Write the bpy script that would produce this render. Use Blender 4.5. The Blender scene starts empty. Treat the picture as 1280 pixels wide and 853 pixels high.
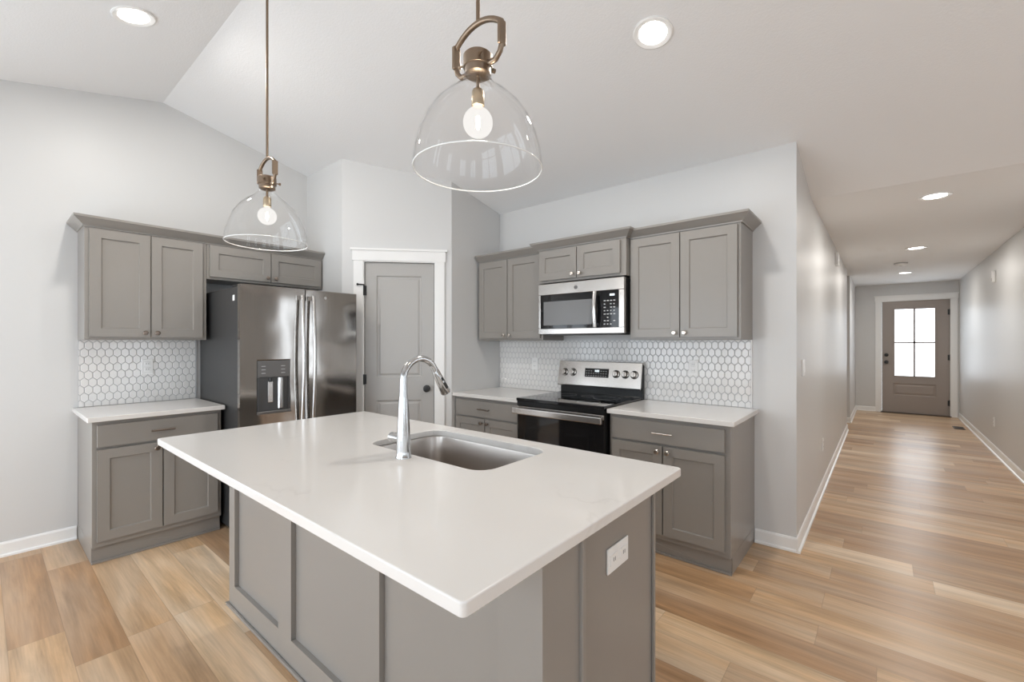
import bpy, bmesh, math, random
from mathutils import Vector, Matrix
random.seed(7)
C = bpy.context.scene
COL = C.collection
PI = math.pi

# ---------------------------------------------------------------- camera
FPX, YAW, V0, CAMH = 556.0, math.radians(39.85), 428.3, 1.368
cam_d = bpy.data.cameras.new('camera')
cam_d.sensor_fit = 'HORIZONTAL'
cam_d.sensor_width = 36.0
cam_d.lens = FPX / 1280 * 36.0
cam_d.shift_y = (V0 - 426.5) / 1280
cam_d.clip_start = 0.05
cam_d.clip_end = 200
cam = bpy.data.objects.new('camera', cam_d)
COL.objects.link(cam)
cam.location = (0, 0, CAMH)
cam.rotation_euler = (PI / 2, 0, YAW)
C.camera = cam

# ---------------------------------------------------------------- exposure, world
C.view_settings.view_transform = 'Standard'
C.view_settings.look = 'None'
C.view_settings.gamma = 1.0
C.view_settings.use_curve_mapping = False
C.view_settings.exposure = 0.0
SKY = 4.6
DOWNLIGHT_W = 16.0
BULB_W = 4.0
world = bpy.data.worlds.new('overcast sky')
C.world = world
world.use_nodes = True
bg = world.node_tree.nodes['Background']
bg.inputs[0].default_value = (0.83, 0.915, 1.0, 1)
bg.inputs[1].default_value = SKY
C.cycles.max_bounces = 12
C.cycles.diffuse_bounces = 8
C.cycles.glossy_bounces = 6
C.cycles.transmission_bounces = 8
C.cycles.transparent_max_bounces = 16
C.cycles.caustics_reflective = False
C.cycles.caustics_refractive = False
C.cycles.sample_clamp_indirect = 6.0

def portal(loc, rot, sx, sy):
    d = bpy.data.lights.new('window_portal', 'AREA')
    d.shape = 'RECTANGLE'; d.size = sx; d.size_y = sy
    d.cycles.is_portal = True
    o = bpy.data.objects.new('window_portal', d)
    o.location = loc; o.rotation_euler = rot
    COL.objects.link(o)

# ---------------------------------------------------------------- room numbers
WX = -4.32          # left wall face
RY = 3.42           # range wall face
HX = -0.435         # hall left wall face
HX2 = 1.06          # hall right wall face
EY = 11.4           # entry wall face
FY = -1.75           # wall behind the camera
RX = 4.2            # right wall face of the living area
LY = 4.22           # where the vault ends and the hall ceiling starts
RIDGE_Y = 0.92
def ceil_z(y):
    if y >= LY: return 2.50
    if y >= RIDGE_Y: return 2.68 - 0.225 * (y - RY)
    return 3.2425 - 0.237 * (RIDGE_Y - y)
P1 = Vector((-3.663, 2.05)); P2 = Vector((-3.015, 2.755))   # pantry diagonal wall

# ---------------------------------------------------------------- materials
def nmat(name):
    m = bpy.data.materials.new(name); m.use_nodes = True
    nt = m.node_tree
    return m, nt, nt.nodes['Principled BSDF']
def simple(name, col, rough=0.5, metal=0.0, spec=0.5, bump=0.0, bscale=200.0, coat=0.0):
    m, nt, b = nmat(name)
    b.inputs['Base Color'].default_value = (*col, 1)
    b.inputs['Roughness'].default_value = rough
    b.inputs['Metallic'].default_value = metal
    b.inputs['Specular IOR Level'].default_value = spec
    b.inputs['Coat Weight'].default_value = coat
    # every surface gets a faint procedural variation
    g = nt.nodes.new('ShaderNodeNewGeometry')
    n = nt.nodes.new('ShaderNodeTexNoise'); n.inputs['Scale'].default_value = bscale; n.inputs['Detail'].default_value = 3
    nt.links.new(g.outputs['Position'], n.inputs['Vector'])
    if bump > 0:
        bp = nt.nodes.new('ShaderNodeBump'); bp.inputs['Strength'].default_value = bump; bp.inputs['Distance'].default_value = 0.002
        nt.links.new(n.outputs['Fac'], bp.inputs['Height']); nt.links.new(bp.outputs['Normal'], b.inputs['Normal'])
    else:
        mr = nt.nodes.new('ShaderNodeMapRange'); mr.inputs['To Min'].default_value = max(0, rough - .02); mr.inputs['To Max'].default_value = rough + .02
        nt.links.new(n.outputs['Fac'], mr.inputs['Value']); nt.links.new(mr.outputs['Result'], b.inputs['Roughness'])
    return m
def emis(name, col, s):
    m, nt, b = nmat(name)
    b.inputs['Base Color'].default_value = (*col, 1)
    b.inputs['Emission Color'].default_value = (*col, 1)
    b.inputs['Emission Strength'].default_value = s
    return m
def glass_thin(name, ior=1.45, tint=(1, 1, 1), rough=0.0):
    m = bpy.data.materials.new(name); m.use_nodes = True
    nt = m.node_tree; nt.nodes.clear()
    out = nt.nodes.new('ShaderNodeOutputMaterial'); mix = nt.nodes.new('ShaderNodeMixShader')
    fr = nt.nodes.new('ShaderNodeFresnel'); fr.inputs['IOR'].default_value = ior
    t = nt.nodes.new('ShaderNodeBsdfTransparent'); t.inputs[0].default_value = (*tint, 1)
    g = nt.nodes.new('ShaderNodeBsdfGlossy'); g.inputs['Roughness'].default_value = rough
    gm = nt.nodes.new('ShaderNodeNewGeometry')      # reflect on the outer side of each wall of glass only
    sb = nt.nodes.new('ShaderNodeMath'); sb.operation = 'SUBTRACT'; sb.inputs[0].default_value = 1.0; nt.links.new(gm.outputs['Backfacing'], sb.inputs[1])
    ml = nt.nodes.new('ShaderNodeMath'); ml.operation = 'MULTIPLY'; nt.links.new(fr.outputs[0], ml.inputs[0]); nt.links.new(sb.outputs[0], ml.inputs[1])
    nt.links.new(ml.outputs[0], mix.inputs[0]); nt.links.new(t.outputs[0], mix.inputs[1]); nt.links.new(g.outputs[0], mix.inputs[2])
    nt.links.new(mix.outputs[0], out.inputs[0])
    return m
def steel(name, col, rough, axis='z', amp=0.12, scale=1.0):
    m, nt, b = nmat(name)
    b.inputs['Metallic'].default_value = 1.0
    g = nt.nodes.new('ShaderNodeNewGeometry')
    mp = nt.nodes.new('ShaderNodeMapping')
    sc = {'z': (260, 260, 2.0), 'x': (2.0, 260, 260), 'y': (260, 2, 260)}[axis]
    mp.inputs['Scale'].default_value = sc
    n = nt.nodes.new('ShaderNodeTexNoise'); n.inputs['Scale'].default_value = scale; n.inputs['Detail'].default_value = 4
    nt.links.new(g.outputs['Position'], mp.inputs['Vector']); nt.links.new(mp.outputs[0], n.inputs['Vector'])
    r = nt.nodes.new('ShaderNodeMapRange'); r.inputs['To Min'].default_value = max(.02, rough - .03); r.inputs['To Max'].default_value = rough + .05
    nt.links.new(n.outputs['Fac'], r.inputs['Value']); nt.links.new(r.outputs[0], b.inputs['Roughness'])
    cr = nt.nodes.new('ShaderNodeMix'); cr.data_type = 'RGBA'
    cr.inputs[6].default_value = (*[c * (1 - amp) for c in col], 1); cr.inputs[7].default_value = (*[min(1, c * (1 + amp)) for c in col], 1)
    nt.links.new(n.outputs['Fac'], cr.inputs[0]); nt.links.new(cr.outputs[2], b.inputs['Base Color'])
    # slow waviness of the sheet
    n2 = nt.nodes.new('ShaderNodeTexNoise'); n2.inputs['Scale'].default_value = 3.5; n2.inputs['Detail'].default_value = 1
    nt.links.new(g.outputs['Position'], n2.inputs['Vector'])
    bp = nt.nodes.new('ShaderNodeBump'); bp.inputs['Strength'].default_value = 0.5; bp.inputs['Distance'].default_value = 0.006
    nt.links.new(n2.outputs['Fac'], bp.inputs['Height']); nt.links.new(bp.outputs[0], b.inputs['Normal'])
    return m

M = {}
M['wall'] = simple('wall paint', (0.64, 0.64, 0.635), 0.42, bump=0.05, bscale=350)
M['ceiling'] = simple('ceiling texture', (0.85, 0.855, 0.86), 0.8, bump=0.55, bscale=95)
M['trim'] = simple('white trim paint', (0.86, 0.86, 0.85), 0.3)
M['cab'] = simple('taupe grey cabinet paint', (0.275, 0.257, 0.236), 0.30)
M['doorgrey'] = simple('grey door paint', (0.43, 0.42, 0.405), 0.35)
M['frontdoor'] = simple('brown grey front door paint', (0.32, 0.275, 0.245), 0.35)
M['nickel'] = simple('satin nickel', (0.72, 0.66, 0.60), 0.25, 1.0)
M['bronze'] = simple('aged bronze', (0.27, 0.205, 0.15), 0.36, 1.0, bump=0.08, bscale=120)
M['darknickel'] = simple('dark nickel', (0.25, 0.205, 0.175), 0.28, 1.0)
M['brass'] = simple('antique brass', (0.46, 0.37, 0.26), 0.32, 1.0)
M['chrome'] = simple('brushed chrome faucet', (0.52, 0.52, 0.52), 0.17, 1.0)
M['black'] = simple('black metal', (0.018, 0.018, 0.018), 0.35)
M['blackglass'] = simple('black glass', (0.008, 0.008, 0.009), 0.05, spec=0.45)
M['blackbody'] = simple('black enamel', (0.010, 0.010, 0.010), 0.25, spec=0.25)
M['mesh'] = simple('microwave window screen', (0.17, 0.17, 0.17), 0.22)
M['plastic'] = simple('white plastic', (0.84, 0.84, 0.83), 0.35)
M['plasticdark'] = simple('dark slot', (0.05, 0.05, 0.05), 0.5)
M['fridge_side'] = simple('dark grey appliance side', (0.036, 0.036, 0.036), 0.42, bump=0.15, bscale=500)
M['gasket'] = simple('black rubber gasket', (0.01, 0.01, 0.01), 0.6)
M['steel_f'] = steel('fridge stainless steel', (0.43, 0.405, 0.38), 0.085, 'z', 0.07)
M['steel_h'] = steel('stainless handle', (0.66, 0.65, 0.64), 0.2, 'z', 0.05)
M['steel_r'] = steel('stainless steel front', (0.58, 0.555, 0.53), 0.22, 'x', 0.06)
M['steel_s'] = simple('sink steel', (0.50, 0.465, 0.435), 0.30, 1.0)
M['dispenser'] = simple('dispenser grey', (0.16, 0.155, 0.15), 0.3, 0.6)
M['dispdark'] = simple('dispenser recess grey', (0.07, 0.07, 0.072), 0.35)
M['keys'] = simple('light grey key print', (0.55, 0.55, 0.55), 0.5)
M['grout'] = simple('grey grout', (0.45, 0.45, 0.46), 0.8)
M['tile'] = simple('glossy white tile', (0.80, 0.79, 0.775), 0.16, coat=0.3)
M['lamp'] = emis('lamp diffuser', (1.0, 0.97, 0.92), 9.0)
M['filament'] = emis('bulb filament', (1.0, 0.90, 0.75), 30.0)
M['display'] = emis('lit display digits', (0.85, 0.95, 1.0), 0.8)
M['glass'] = glass_thin('clear pendant glass', 1.5)
M['pane'] = glass_thin('window pane', 1.4)
M['vent'] = simple('brown floor register', (0.10, 0.07, 0.05), 0.5)
M['threshold'] = simple('dark bronze threshold', (0.05, 0.035, 0.025), 0.4)
M['ring'] = simple('clear glass rim', (0.8, 0.82, 0.82), 0.05)

def mk_bulb():
    m = bpy.data.materials.new('bulb glass'); m.use_nodes = True
    nt = m.node_tree; nt.nodes.clear()
    out = nt.nodes.new('ShaderNodeOutputMaterial'); mix = nt.nodes.new('ShaderNodeMixShader'); mix.inputs[0].default_value = 0.45
    t = nt.nodes.new('ShaderNodeBsdfTransparent'); e = nt.nodes.new('ShaderNodeEmission')
    e.inputs[0].default_value = (1, .97, .93, 1); e.inputs[1].default_value = 1.15
    nt.links.new(t.outputs[0], mix.inputs[1]); nt.links.new(e.outputs[0], mix.inputs[2]); nt.links.new(mix.outputs[0], out.inputs[0])
    return m
M['bulb'] = mk_bulb()

def mk_quartz():
    m, nt, b = nmat('white quartz with faint veins')
    g = nt.nodes.new('ShaderNodeNewGeometry')
    n1 = nt.nodes.new('ShaderNodeTexNoise'); n1.inputs['Scale'].default_value = 1.3; n1.inputs['Detail'].default_value = 6; n1.inputs['Distortion'].default_value = 1.6
    nt.links.new(g.outputs['Position'], n1.inputs['Vector'])
    r = nt.nodes.new('ShaderNodeValToRGB')
    e = r.color_ramp.elements
    e[0].position = 0.485; e[0].color = (0.735, 0.71, 0.685, 1)
    e[1].position = 0.515; e[1].color = (0.735, 0.71, 0.685, 1)
    k = r.color_ramp.elements.new(0.50); k.color = (0.66, 0.635, 0.61, 1)
    nt.links.new(n1.outputs['Fac'], r.inputs['Fac'])
    n2 = nt.nodes.new('ShaderNodeTexNoise'); n2.inputs['Scale'].default_value = 2.2; n2.inputs['Detail'].default_value = 2
    nt.links.new(g.outputs['Position'], n2.inputs['Vector'])
    r2 = nt.nodes.new('ShaderNodeMapRange'); r2.inputs['From Min'].default_value = .52; r2.inputs['From Max'].default_value = .68
    nt.links.new(n2.outputs['Fac'], r2.inputs['Value'])
    mx = nt.nodes.new('ShaderNodeMix'); mx.data_type = 'RGBA'; mx.inputs[6].default_value = (0.735, 0.715, 0.69, 1)
    nt.links.new(r2.outputs[0], mx.inputs[0]); nt.links.new(r.outputs[0], mx.inputs[7])
    nt.links.new(mx.outputs[2], b.inputs['Base Color'])
    b.inputs['Roughness'].default_value = 0.13
    return m
M['quartz'] = mk_quartz()

PW, PL = 0.18, 1.22
def mk_floor():
    m, nt, b = nmat('oak plank flooring')
    L = nt.links.new
    def math_(op, a, b_=None):
        n = nt.nodes.new('ShaderNodeMath'); n.operation = op
        for i, v in enumerate((a, b_)):
            if v is None: continue
            if isinstance(v, (int, float)): n.inputs[i].default_value = v
            else: L(v, n.inputs[i])
        return n.outputs[0]
    g = nt.nodes.new('ShaderNodeNewGeometry'); s = nt.nodes.new('ShaderNodeSeparateXYZ'); L(g.outputs['Position'], s.inputs[0])
    yy = math_('DIVIDE', math_('ADD', s.outputs[1], 10 * PW - 0.08), PW)
    row = math_('FLOOR', yy)
    wn = nt.nodes.new('ShaderNodeTexWhiteNoise'); wn.noise_dimensions = '1D'; L(row, wn.inputs['W'])
    xx = math_('ADD', math_('DIVIDE', math_('ADD', s.outputs[0], 20), PL), math_('MULTIPLY', wn.outputs['Value'], 7.31))
    idx = math_('FLOOR', xx)
    cmb = nt.nodes.new('ShaderNodeCombineXYZ'); L(row, cmb.inputs[0]); L(idx, cmb.inputs[1])
    w2 = nt.nodes.new('ShaderNodeTexWhiteNoise'); w2.noise_dimensions = '2D'; L(cmb.outputs[0], w2.inputs['Vector'])
    rmp = nt.nodes.new('ShaderNodeValToRGB')
    e = rmp.color_ramp.elements
    e[0].position = 0.0; e[0].color = (0.385, 0.240, 0.135, 1)
    e[1].position = 1.0; e[1].color = (0.635, 0.475, 0.315, 1)
    k = e.new(0.35); k.color = (0.475, 0.315, 0.185, 1)
    k = e.new(0.7); k.color = (0.555, 0.390, 0.240, 1)
    L(w2.outputs['Value'], rmp.inputs[0])
    # grain: noise stretched along the plank, shifted per plank
    off = nt.nodes.new('ShaderNodeVectorMath'); off.operation = 'SCALE'; L(w2.outputs['Color'], off.inputs[0]); off.inputs['Scale'].default_value = 37.0
    add = nt.nodes.new('ShaderNodeVectorMath'); add.operation = 'ADD'; L(g.outputs['Position'], add.inputs[0]); L(off.outputs[0], add.inputs[1])
    mp = nt.nodes.new('ShaderNodeMapping'); mp.inputs['Scale'].default_value = (1.1, 16, 1); L(add.outputs[0], mp.inputs[0])
    n1 = nt.nodes.new('ShaderNodeTexNoise'); n1.inputs['Scale'].default_value = 1.0; n1.inputs['Detail'].default_value = 6; n1.inputs['Roughness'].default_value = .62; n1.inputs['Distortion'].default_value = .8
    L(mp.outputs[0], n1.inputs[0])
    mp2 = nt.nodes.new('ShaderNodeMapping'); mp2.inputs['Scale'].default_value = (5, 130, 1); L(add.outputs[0], mp2.inputs[0])
    n2 = nt.nodes.new('ShaderNodeTexNoise'); n2.inputs['Scale'].default_value = 1.0; n2.inputs['Detail'].default_value = 3; L(mp2.outputs[0], n2.inputs[0])
    mp3 = nt.nodes.new('ShaderNodeMapping'); mp3.inputs['Scale'].default_value = (0.9, 4.5, 1); L(add.outputs[0], mp3.inputs[0])
    n3 = nt.nodes.new('ShaderNodeTexNoise'); n3.inputs['Scale'].default_value = 1.3; n3.inputs['Detail'].default_value = 2; L(mp3.outputs[0], n3.inputs[0])
    v = math_('ADD', math_('MULTIPLY', n1.outputs['Fac'], 1.25), math_('MULTIPLY', n2.outputs['Fac'], 0.42))
    v = math_('ADD', v, math_('MULTIPLY', n3.outputs['Fac'], 0.85))
    v = math_('ADD', v, -0.22)
    tone = nt.nodes.new('ShaderNodeMix'); tone.data_type = 'RGBA'      # greyer and more golden figure inside a plank
    tone.inputs[6].default_value = (1.06, 0.97, 0.86, 1); tone.inputs[7].default_value = (0.93, 0.99, 1.10, 1)
    tr = nt.nodes.new('ShaderNodeMapRange'); tr.inputs['From Min'].default_value = .35; tr.inputs['From Max'].default_value = .65
    L(n3.outputs['Fac'], tr.inputs[0]); L(tr.outputs[0], tone.inputs[0])
    tm = nt.nodes.new('ShaderNodeVectorMath'); tm.operation = 'MULTIPLY'; L(rmp.outputs[0], tm.inputs[0]); L(tone.outputs[2], tm.inputs[1])
    mul = nt.nodes.new('ShaderNodeVectorMath'); mul.operation = 'SCALE'; L(tm.outputs[0], mul.inputs[0]); L(v, mul.inputs['Scale'])
    # seams
    fy = math_('FRACT', yy); fx = math_('FRACT', xx)
    dy = math_('MULTIPLY', math_('MINIMUM', fy, math_('SUBTRACT', 1.0, fy)), PW)
    dx = math_('MULTIPLY', math_('MINIMUM', fx, math_('SUBTRACT', 1.0, fx)), PL)
    dd = math_('MINIMUM', dy, dx)
    seam = nt.nodes.new('ShaderNodeMapRange'); seam.inputs['From Max'].default_value = 0.0022; L(dd, seam.inputs[0])
    seam.inputs['To Min'].default_value = 0.70
    mul2 = nt.nodes.new('ShaderNodeVectorMath'); mul2.operation = 'SCALE'; L(mul.outputs[0], mul2.inputs[0]); L(seam.outputs[0], mul2.inputs['Scale'])
    L(mul2.outputs[0], b.inputs['Base Color'])
    rr = nt.nodes.new('ShaderNodeMapRange'); rr.inputs['To Min'].default_value = .27; rr.inputs['To Max'].default_value = .40; L(n1.outputs['Fac'], rr.inputs[0]); L(rr.outputs[0], b.inputs['Roughness'])
    bp = nt.nodes.new('ShaderNodeBump'); bp.inputs['Strength'].default_value = .25; bp.inputs['Distance'].default_value = .002
    L(math_('ADD', seam.outputs[0], math_('MULTIPLY', n2.outputs['Fac'], .3)), bp.inputs['Height']); L(bp.outputs[0], b.inputs['Normal'])
    return m
M['floor'] = mk_floor()

# ---------------------------------------------------------------- mesh helpers
class MB:
    def __init__(s): s.v = []; s.f = []
    def add(s, vs, fs):
        n = len(s.v); s.v += [tuple(p) for p in vs]; s.f += [tuple(n + i for i in f) for f in fs]; return s
    def box(s, x0, x1, y0, y1, z0, z1):
        return s.add([(x0, y0, z0), (x1, y0, z0), (x1, y1, z0), (x0, y1, z0), (x0, y0, z1), (x1, y0, z1), (x1, y1, z1), (x0, y1, z1)],
                     [(0, 3, 2, 1), (4, 5, 6, 7), (0, 1, 5, 4), (1, 2, 6, 5), (2, 3, 7, 6), (3, 0, 4, 7)])
    def prism(s, poly, a, b, axis='z'):
        """polygon (2D) extruded from a to b along axis"""
        def P(p, t):
            if axis == 'z': return (p[0], p[1], t)
            if axis == 'x': return (t, p[0], p[1])
            return (p[0], t, p[1])
        n = len(poly)
        vs = [P(p, a) for p in poly] + [P(p, b) for p in poly]
        return s.add(vs, [tuple(range(n))[::-1], tuple(range(n, 2 * n))] + [(i, (i + 1) % n, n + (i + 1) % n, n + i) for i in range(n)])
    def tube(s, pts, r, seg=16, cap=True, flat=None):
        """tube through pts; r a number or a list; flat=(up vector, width factor)"""
        pts = [Vector(p) for p in pts]; n = len(pts)
        rs = r if isinstance(r, (list, tuple)) else [r] * n
        base = len(s.v); prev = None
        for i, p in enumerate(pts):
            t = (pts[min(i + 1, n - 1)] - pts[max(i - 1, 0)]).normalized()
            if prev is None:
                u = t.orthogonal().normalized() if flat is None else (Vector(flat[0]) - t * t.dot(Vector(flat[0]))).normalized()
            else:
                u = (prev - t * t.dot(prev)).normalized()
            prev = u; w = t.cross(u)
            for k in range(seg):
                a = 2 * PI * k / seg
                fx = 1.0 if flat is None else flat[1]
                s.v.append(tuple(p + u * (rs[i] * fx * math.cos(a)) + w * (rs[i] * math.sin(a))))
        for i in range(n - 1):
            for k in range(seg):
                a = base + i * seg + k; b = base + i * seg + (k + 1) % seg
                s.f.append((a, b, b + seg, a + seg))
        if cap:
            s.f.append(tuple(base + k for k in range(seg))[::-1]); s.f.append(tuple(base + (n - 1) * seg + k for k in range(seg)))
        return s
    def lathe(s, prof, c=(0, 0, 0), seg=48, axis='z', close=False):
        base = len(s.v); n = len(prof)
        for r, z in prof:
            for k in range(seg):
                a = 2 * PI * k / seg
                p = (r * math.cos(a), r * math.sin(a), z)
                if axis == 'y': p = (p[0], -z, p[1])       # axis points to -y (out of a front)
                if axis == 'x': p = (z, p[0], p[1])
                s.v.append((p[0] + c[0], p[1] + c[1], p[2] + c[2]))
        rng = n if close else n - 1
        for i in range(rng):
            for k in range(seg):
                a = base + i * seg + k; b = base + i * seg + (k + 1) % seg
                j = ((i + 1) % n - i) * seg
                s.f.append((a, b, b + j, a + j))
        if not close:
            if prof[0][0] > 1e-6: s.f.append(tuple(base + k for k in range(seg))[::-1])
            if prof[-1][0] > 1e-6: s.f.append(tuple(base + (n - 1) * seg + k for k in range(seg)))
        return s
    def xf(s, m):
        s.v = [tuple(m @ Vector(p)) for p in s.v]; return s
    def build(s, name, mat, parent=None, bevel=0.0, smooth=False, kind=None, seg=2):
        me = bpy.data.meshes.new(name)
        me.from_pydata(s.v, [], s.f)
        bm = bmesh.new(); bm.from_mesh(me)
        bmesh.ops.remove_doubles(bm, verts=bm.verts, dist=1e-6)
        bmesh.ops.recalc_face_normals(bm, faces=bm.faces)
        bm.to_mesh(me); bm.free()
        me.materials.append(mat)
        if smooth:
            me.polygons.foreach_set('use_smooth', [True] * len(me.polygons))
        o = bpy.data.objects.new(name, me); COL.objects.link(o)
        if bevel > 0:
            md = o.modifiers.new('bevel', 'BEVEL'); md.width = bevel; md.segments = seg; md.limit_method = 'ANGLE'; md.angle_limit = math.radians(40)
        if smooth:
            me.set_sharp_from_angle(angle=math.radians(38))
        if parent is not None: o.parent = parent
        if kind: o['kind'] = kind
        return o

def tag(o, label=None, cat=None, group=None):
    if label: o['label'] = label
    if cat: o['category'] = cat
    if group: o['group'] = group
    return o
def thing(name, label, cat, loc=(0, 0, 0), rz=0, group=None):
    o = bpy.data.objects.new(name, None); COL.objects.link(o)
    o.empty_display_size = 0.1
    o.location = loc; o.rotation_euler = (0, 0, rz)
    return tag(o, label, cat, group)
def copy_tree(o, parent=None):
    c = o.copy(); COL.objects.link(c); c.parent = parent
    for ch in list(o.children):
        copy_tree(ch, c)
    return c
def struct(mb, name, mat, bevel=0.0, parent=None):
    o = mb.build(name, mat, parent, bevel=bevel)
    if parent is None: o['kind'] = 'structure'
    return o

def rrect(x0, x1, y0, y1, r, n=6):
    pts = []
    for cx, cy, a0 in ((x1 - r, y1 - r, 0), (x0 + r, y1 - r, 90), (x0 + r, y0 + r, 180), (x1 - r, y0 + r, 270)):
        for i in range(n + 1):
            a = math.radians(a0 + 90 * i / n); pts.append((cx + r * math.cos(a), cy + r * math.sin(a)))
    return pts

# ================================================================ STRUCTURE
WT = 0.12
# floor
struct(MB().box(WX - WT, RX + WT, FY - WT, EY + 0.2, -0.1, 0), 'floor', M['floor'])
# ceilings (underside polygons as thick slabs)
def slab_y(y0, y1, x0, x1, name):
    z0, z1 = ceil_z(y0), ceil_z(y1 - 1e-6)
    mb = MB().prism([(y0, z0), (y1, z1), (y1, z1 + .1), (y0, z0 + .1)], x0, x1, 'x')
    return struct(mb, name, M['ceiling'])
slab_y(RIDGE_Y, LY, WX - WT, RX + WT, 'ceiling')
slab_y(FY - WT, RIDGE_Y, WX - WT, RX + WT, 'ceiling')
struct(MB().box(-3.6, RX + WT, LY, EY + WT, 2.50, 2.60), 'ceiling', M['ceiling'])

def gable_poly(y0, y1):
    ys = [y0] + [y for y in (RIDGE_Y, LY) if y0 < y < y1] + [y1]
    return [(y0, 0), (y1, 0)] + [(y, ceil_z(y - 1e-6 if y == y1 else y)) for y in reversed(ys)]
# hall left wall in two stretches with an opening between them
struct(MB().prism(gable_poly(RY + WT, 8.66), HX - WT, HX, 'x'), 'wall_hall_left', M['wall'])
struct(MB().box(HX - WT, HX, 9.48, EY, 0, 2.5), 'wall_hall_left', M['wall'])
# side passage behind the opening
struct(MB().box(-3.5, HX - WT, 8.54, 8.66, 0, 2.5), 'wall_passage_near', M['wall'])
struct(MB().box(-3.5, HX - WT, 9.48, 9.60, 0, 2.5), 'wall_passage_far', M['wall'])
struct(MB().box(-3.6, -3.5, 8.54, 9.60, 0, 2.5), 'wall_passage_end', M['wall'])
struct(MB().prism([(WX - WT, 0), (HX, 0), (HX, ceil_z(RY)), (WX - WT, ceil_z(RY))], RY, RY + WT, 'y'), 'wall_back', M['wall'])
# fix the tiny wedge above wall_back: it follows the slope
struct(MB().box(HX2, HX2 + WT, LY, EY, 0, 2.5), 'wall_hall_right', M['wall'])
LIV_ADDED_OPEN = [(1.80, 2.44, 0.15, 2.38), (2.76, 3.44, 0.15, 2.38)]  # tall unseen windows added to put bright streaks on the fridge doors
# entry wall with the front door opening
DX0, DX1, DZ = -0.02, 0.94, 2.165
mb = MB().box(HX - WT, DX0, EY, EY + WT, 0, 2.5).box(DX1, HX2 + WT, EY, EY + WT, 0, 2.5).box(DX0, DX1, EY, EY + WT, DZ, 2.5)
struct(mb, 'wall_entry', M['wall'])
# wall behind the camera with openings
def wall_with_openings(name, a0, a1, top, opens, place):
    """opens: (a_start, a_end, z0, z1) sorted; top(a)->z"""
    mb = MB(); a = a0
    for o0, o1, z0, z1 in opens:
        place(mb, a, o0, 0, top)
        if z0 > 0.001: place(mb, o0, o1, 0, lambda t, z=z0: z)
        place(mb, o0, o1, z1, top)
        a = o1
    place(mb, a, a1, 0, top)
    return struct(mb, name, M['wall'])
FRONT_OPEN = [(-4.1, -1.2, 0.0, 2.1), (-0.7, 1.1, 0.45, 2.1), (2.2, 3.6, 0.6, 2.1)]
def place_front(mb, a, b, z0, top): mb.box(a, b, FY - WT, FY, z0, top(a))
wall_with_openings('wall_front', WX - WT, RX + WT, lambda a: ceil_z(FY), FRONT_OPEN, place_front)
RIGHT_OPEN = [(-1.1, 0.1, 0.6, 2.1), (1.8, 2.6, 0.6, 2.1)]
def place_right(mb, a, b, z0, top):
    ys = [a] + [y for y in (RIDGE_Y,) if a < y < b] + [b]
    mb.prism([(a, z0), (b, z0)] + [(y, top(y)) for y in reversed(ys)], RX, RX + WT, 'x')
wall_with_openings('wall_right', FY, LY, lambda a: ceil_z(min(a, LY - 1e-6)), RIGHT_OPEN, place_right)
LEFT_ADDED_OPEN = [(-1.50, -0.25, 0.35, 2.1)]  # unseen window added to brighten the island front and left floor
def place_left(mb, a, b, z0, top):
    ys = [a] + [y for y in (RIDGE_Y,) if a < y < b] + [b]
    mb.prism([(a, z0), (b, z0)] + [(y, top(y)) for y in reversed(ys)], WX - WT, WX, 'x')
wall_with_openings('wall_left', FY, RY, lambda a: ceil_z(a), LEFT_ADDED_OPEN, place_left)
wall_with_openings('wall_living_back', HX2 + WT, RX + WT, lambda a: 2.5, LIV_ADDED_OPEN, lambda mb, a, b, z0, top: mb.box(a, b, LY, LY + WT, z0, top(a)))
# unseen windows; positions and sizes guessed to suit daylight and reflections
nwin = 0
def window(axis, a0, a1, z0, z1, pos, outward, mull):
    """window filling an opening; frame and pane children"""
    global nwin
    nwin += 1
    root = bpy.data.objects.new('window_%d' % nwin, None); COL.objects.link(root); root['kind'] = 'structure'
    def B(mb, p0, p1, q0, q1, d0, d1):
        lo, hi = sorted((pos + outward * d0, pos + outward * d1))
        if axis == 'x': mb.box(p0, p1, lo, hi, q0, q1)
        else: mb.box(lo, hi, p0, p1, q0, q1)
    f = MB(); w = 0.06
    B(f, a0, a1, z0, z0 + w, 0.03, 0.09); B(f, a0, a1, z1 - w, z1, 0.03, 0.09)
    B(f, a0, a0 + w, z0 + w, z1 - w, 0.03, 0.09); B(f, a1 - w, a1, z0 + w, z1 - w, 0.03, 0.09)
    for k in range(1, mull + 1):
        c = a0 + (a1 - a0) * k / (mull + 1); B(f, c - .035, c + .035, z0 + w, z1 - w, 0.03, 0.09)
    f.build('window_frame', M['trim'], root, bevel=.003)
    g = MB(); B(g, a0 + w, a1 - w, z0 + w, z1 - w, 0.055, 0.06)
    g.build('window_pane', M['pane'], root)
    t = MB(); c = 0.08
    B(t, a0 - c, a0, z0 - (c if z0 > .1 else 0), z1 + c, -0.016, 0); B(t, a1, a1 + c, z0 - (c if z0 > .1 else 0), z1 + c, -0.016, 0)
    B(t, a0, a1, z1, z1 + c, -0.016, 0)
    if z0 > .1: B(t, a0, a1, z0 - c, z0, -0.016, 0)
    t.build('window_casing', M['trim'], root, bevel=.003)
for (a, b_, z0, z1), k in zip(FRONT_OPEN, (1, 1, 1)):
    window('x', a, b_, z0, z1, FY, -1, k)
    portal(((a + b_) / 2, FY - WT - .01, (z0 + z1) / 2), (PI / 2, 0, 0), b_ - a, z1 - z0)
for a, b_, z0, z1 in RIGHT_OPEN:
    window('y', a, b_, z0, z1, RX, 1, 1)
    portal((RX + WT + .01, (a + b_) / 2, (z0 + z1) / 2), (PI / 2, 0, PI / 2), b_ - a, z1 - z0)
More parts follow.
